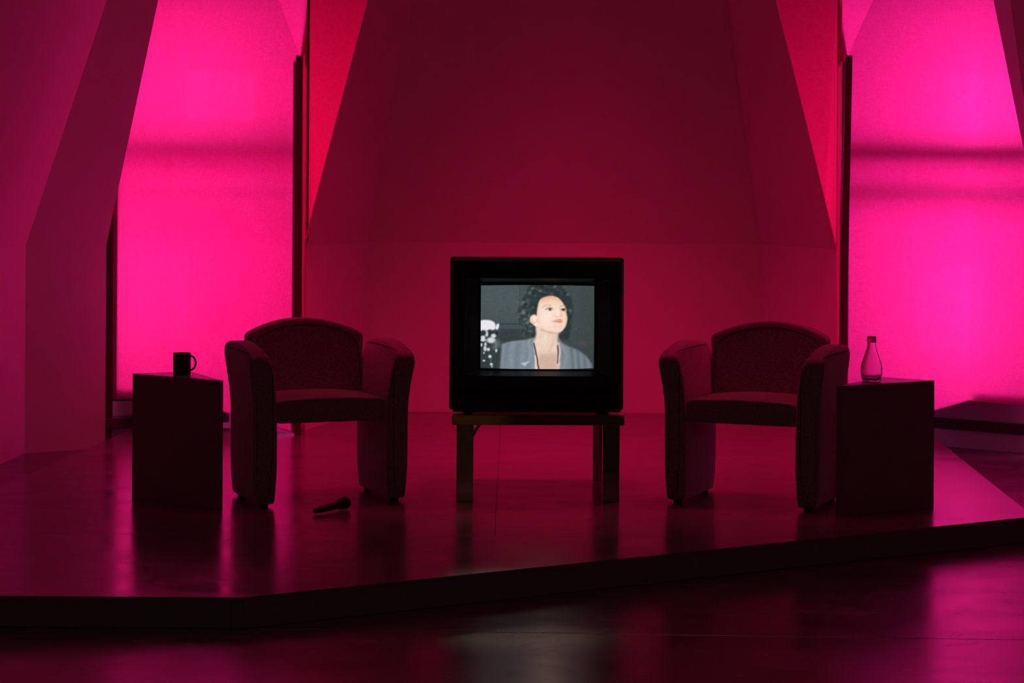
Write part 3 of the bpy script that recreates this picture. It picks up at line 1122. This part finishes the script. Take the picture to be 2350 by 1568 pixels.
    put(stroke([(1080, 850), (1190, 885), (1320, 890), (1345, 880)], 34, 22), (196, 160, 138), 0.75)
    put(stroke([(1290, 920), (1240, 1060), (1190, 1180)], 28, 24), (214, 182, 162), 0.7)
    put(stroke([(1130, 900), (1110, 1060)], 40, 34), (245, 222, 206), 0.7)
    # ear
    put(emask(952, 690, 58, 72, 0.12, 0.25), (244, 214, 198))
    put(emask(975, 740, 46, 50, 0.2), (240, 200, 180))
    put(emask(965, 690, 24, 38, 0.5, 0.3), (252, 232, 222), 0.9)
    put(stroke([(915, 700), (935, 750), (960, 775)], 8, 6), (206, 140, 112), 0.6)
    # face
    face = pmask([(1045, 400), (1130, 355), (1230, 342), (1320, 372), (1385, 440), (1425, 510), (1440, 590), (1455, 670), (1445, 750), (1410, 830), (1350, 882), (1260, 882), (1150, 860), (1070, 815),
                  (1015, 750), (1000, 640), (1008, 520)], 1)
    put(face, (246, 214, 196))
    put(face * np.clip((470 - Y) / 110, 0, 1), (226, 166, 120), 0.85)
    put(face * np.clip((1060 - X) / 60, 0, 1), (232, 190, 160), 0.6)
    put(face * np.clip((X - 1395) / 50, 0, 1), (226, 160, 124), 0.6)
    put(face * emask(1150, 640, 110, 120, 0.7), (254, 228, 218), 0.85)
    put(face * emask(1240, 440, 90, 60, 0.8), (248, 216, 190), 0.7)
    put(face * emask(1190, 790, 130, 50, 0.7), (250, 222, 204), 0.6)
    put(face * emask(1420, 700, 28, 80, 0.6), (252, 224, 204), 0.6)
    # nose
    put(stroke([(1345, 520), (1362, 590), (1372, 640)], 18, 16) * face, (222, 170, 146), 0.65)
    put(stroke([(1270, 640), (1310, 655), (1350, 640)], 10, 9), (214, 150, 128), 0.7)
    put(emask(1310, 590, 34, 52, 0.7), (255, 232, 220), 0.8)
    # eyes and brows
    put(stroke([(1075, 515), (1130, 480), (1215, 478)], 12, 11), (206, 160, 126), 0.75)
    put(stroke([(1350, 492), (1395, 480), (1432, 500)], 11, 9), (170, 124, 98), 0.7)
    put(emask(1188, 540, 62, 24, 0.4, -0.06), (228, 194, 172), 0.9)
    put(emask(1180, 545, 48, 15, 0.3, -0.06), (236, 224, 214), 0.8)
    put(emask(1196, 540, 24, 20, 0.3), (88, 78, 58))
    put(stroke([(1128, 546), (1155, 524), (1195, 515), (1232, 522)], 9, 6), (112, 84, 66), 0.85)
    put(emask(1400, 545, 46, 20, 0.35, 0.15), (206, 170, 146), 0.9)
    put(emask(1398, 545, 26, 17, 0.3), (74, 62, 48))
    put(stroke([(1362, 545), (1390, 526), (1425, 530)], 8, 6), (92, 70, 58), 0.85)
    # mouth
    put(pmask([(1212, 722), (1265, 704), (1310, 694), (1345, 690), (1378, 698), (1382, 722), (1352, 742), (1300, 734), (1250, 728)], 1), (216, 118, 98), 0.9)
    put(stroke([(1230, 718), (1300, 712), (1372, 706)], 7, 6), (248, 220, 208), 0.85)
    put(stroke([(1260, 790), (1330, 800), (1370, 780)], 16, 18), (228, 180, 156), 0.5)
    # earring, cord, scarf edge, brooch
    put(emask(997, 772, 29, 28, 0.15), (250, 246, 242))
    put(emask(1005, 778, 16, 14, 0.5), (206, 208, 214), 0.8)
    put(stroke([(958, 1055), (975, 1130), (992, 1210), (1012, 1300), (1018, 1370), (1036, 1440)], 15, 5), (26, 20, 22))
    put(stroke([(1312, 1085), (1320, 1180), (1318, 1290), (1312, 1350)], 12, 5), (34, 26, 28))
    put(stroke([(1328, 1045), (1345, 1110), (1350, 1200), (1338, 1285)], 22, 8), (226, 204, 176), 0.95)
    put(stroke([(978, 1240), (985, 1330), (992, 1440)], 24, 8), (226, 214, 206), 0.85)
    put(pmask([(755, 1350), (830, 1335), (905, 1318), (850, 1360), (830, 1395), (800, 1375)], 1, False), (190, 200, 208), 0.9)
    # white flowers at the left edge
    put(pmask([(390, 860), (430, 930), (455, 1060), (450, 1440), (160, 1440), (160, 860)], 3, False), (50, 60, 62), 0.85)
    put(pmask([(385, 1000), (440, 1020), (460, 1090), (380, 1150), (330, 1130)], 4), (104, 114, 120), 0.8)
    W_ = (234, 230, 240)
    put(pmask([(140, 735), (200, 706), (270, 706), (340, 724), (378, 770), (382, 830), (345, 858), (290, 850), (240, 872), (200, 858), (140, 868)], 1), W_)
    put(emask(410, 805, 22, 50, 0.2, 0.25), W_)
    for cx, cy, rx, ry in ((250, 915, 26, 42), (352, 945, 38, 32), (315, 1012, 64, 44), (195, 970, 36, 26), (195, 1010, 45, 22), (226, 1140, 22, 42), (276, 1152, 24, 26), (394, 1168, 16, 26),
                           (300, 1258, 26, 24), (322, 1376, 24, 20), (210, 1325, 20, 14), (172, 1085, 14, 26), (232, 1075, 18, 30), (330, 1412, 14, 10), (210, 1208, 12, 14)):
        put(emask(cx, cy, rx, ry, 0.3), (224, 226, 232), 0.92)
    for pts in (((312, 1270), (315, 1340)), ((385, 1030), (390, 1150)), ((240, 1030), (232, 1110))):
        put(stroke(pts, 9, 7), (150, 162, 164), 0.7)
    for c in ((210, 905, 30, 24), (290, 905, 18, 30), (400, 900, 20, 34), (330, 900, 24, 14)):
        put(emask(*c, 0.4), (34, 44, 48), 0.85)
    # video texture
    nz = rng.normal(0, 1, img.shape[:2])
    img[:] = img + (blur(nz, 1) * 7)[..., None]
    img[:, :, :] = np.clip(img, 0, 255)
    for c in range(3):
        img[..., c] = blur(img[..., c], 1)
    img *= (1.0 + 0.015 * np.sin(np.arange(ny) * 2.1))[:, None, None]
    s = np.clip(img, 0, 255) / 255.0
    return np.where(s <= 0.04045, s / 12.92, ((s + 0.055) / 1.055) ** 2.4)


def screen(parent):
    nx, ny = 310, 228
    lin = paint(nx, ny)
    us, ws = np.linspace(-1, 1, nx), np.linspace(1, -1, ny)
    cx, cz = (SX0 + SX1) / 2, (SZ0 + SZ1) / 2
    hx, hz = (SX1 - SX0) / 2, (SZ1 - SZ0) / 2 - 0.001
    Ug, Wg = np.meshgrid(us, ws)
    yy = 0.052 + 0.016 * (Ug ** 2 + 0.55 * Wg ** 2)
    co = np.stack([cx + Ug * hx, yy, cz + Wg * hz - 0.001 + 0.0035 * (1 - Ug ** 2) * np.sign(Wg) * Wg ** 2], -1).reshape(-1, 3)
    idx = np.arange(nx * ny).reshape(ny, nx)
    q = np.stack([idx[1:, :-1], idx[1:, 1:], idx[:-1, 1:], idx[:-1, :-1]], -1).reshape(-1, 4)
    me = bpy.data.meshes.new('screen')
    me.vertices.add(len(co))
    me.vertices.foreach_set('co', co.ravel())
    me.loops.add(q.size)
    me.loops.foreach_set('vertex_index', q.ravel())
    me.polygons.add(len(q))
    me.polygons.foreach_set('loop_start', np.arange(0, q.size, 4))
    me.update(calc_edges=True)
    ca = me.color_attributes.new('picture', 'FLOAT_COLOR', 'POINT')
    rgba = np.ones((len(co), 4), np.float32)
    rgba[:, :3] = lin.reshape(-1, 3)
    ca.data.foreach_set('color', rgba.ravel())
    m, nt, b = new_mat('tube_picture')
    at = nt.nodes.new('ShaderNodeAttribute')
    at.attribute_name = 'picture'
    b.inputs['Base Color'].default_value = (0.01, 0.01, 0.011, 1)
    b.inputs['Roughness'].default_value = 0.2
    nt.links.new(at.outputs['Color'], b.inputs['Emission Color'])
    b.inputs['Emission Strength'].default_value = 1.0
    me.materials.append(m)
    for p in me.polygons:
        p.use_smooth = True
    o = bpy.data.objects.new('screen', me)
    col.objects.link(o)
    o.parent = parent
    o['label'] = 'glowing tube picture of a woman in a grey jacket'
    return o


screen(tv)

# ---- power cable behind the stand
pc = [(-0.03, 9.86, 0.56), (-0.10, 9.93, 0.45)]
cable_pts = [V(0.02, 9.93, 0.60), V(-0.005, 9.97, 0.50)]
a, b = P(1100, 975, 10.17), P(1084, 1002, 10.17)
cable_pts = [V(0.10, 9.92, 0.56), V(0.03, 10.05, 0.53), V(-0.06, 10.15, 0.50), a + V(0.03, 0.0, 0.035), a, b, b + V(-0.028, 0, -0.08), b + V(-0.034, 0.0, -0.16), V(b.x - 0.036, 10.18, ZP + 0.03), V(b.x - 0.036, 10.24, ZP + 0.009), V(b.x - 0.040, 10.5, ZP + 0.009)]
cp = []
for i in range(len(cable_pts) - 1):
    p0, p1, p2, p3 = cable_pts[max(i - 1, 0)], cable_pts[i], cable_pts[i + 1], cable_pts[min(i + 2, len(cable_pts) - 1)]
    for s in (0, .25, .5, .75):
        cp.append(0.5 * (2 * p1 + (p2 - p0) * s + (2 * p0 - 5 * p1 + 4 * p2 - p3) * s * s + (3 * p1 - p0 - 3 * p2 + p3) * s ** 3))
cp.append(cable_pts[-1])
tag(tube('power_cable', cp, 0.008, M_RUBBER, None, 10), 'black power cable hanging down behind the chrome stand', 'cable')

# ================================================================== MICROPHONE
p_tail, p_head = G(724, 1181, ZP), G(792, 1169.5, ZP)
dv = p_head - p_tail
Lm = dv.length
mic = empty('microphone', p_tail)
tag(mic, 'black handheld microphone lying on the platform by the armchair', 'microphone')
r_t, r_h = 0.0115, 0.0255
ang = math.asin((r_h - r_t) / Lm)
mic.location = p_tail + V(0, 0, r_t + 0.003)
mic.rotation_euler = (dv.normalized() + V(0, 0, math.tan(ang))).to_track_quat('Z', 'Y').to_euler()
s = Lm / 0.150
lathe('handle', [(0, -0.006), (0.009, -0.006), (0.0112, -0.003), (0.0115, 0.0), (0.0125, 0.02), (0.0150, 0.075), (0.0180, 0.112 * s), (0.0195, 0.120 * s), (0, 0.120 * s)], M_MIC, mic, 28)
lathe('collar', [(0.0195, 0.119 * s), (0.0232, 0.122 * s), (0.0240, 0.128 * s), (0.0232, 0.132 * s), (0.0195, 0.133 * s)], M_MIC, mic, 28)
gr = []
zc = 0.150 * s
for k in range(15):
    a_ = math.radians(-62 + 152 * k / 14)
    gr.append((max(0.0, r_h * math.cos(a_)) if k < 14 else 0.0, zc + r_h * math.sin(a_)))
gr = [(0.0, zc - r_h * 0.88)] + gr
lathe('grille', gr, M_GRILLE, mic, 32)
tube('grille_band', [(r_h * 1.01 * math.cos(t * math.pi / 16), r_h * 1.01 * math.sin(t * math.pi / 16), zc) for t in range(33)], 0.0014, M_MIC, mic, 8)
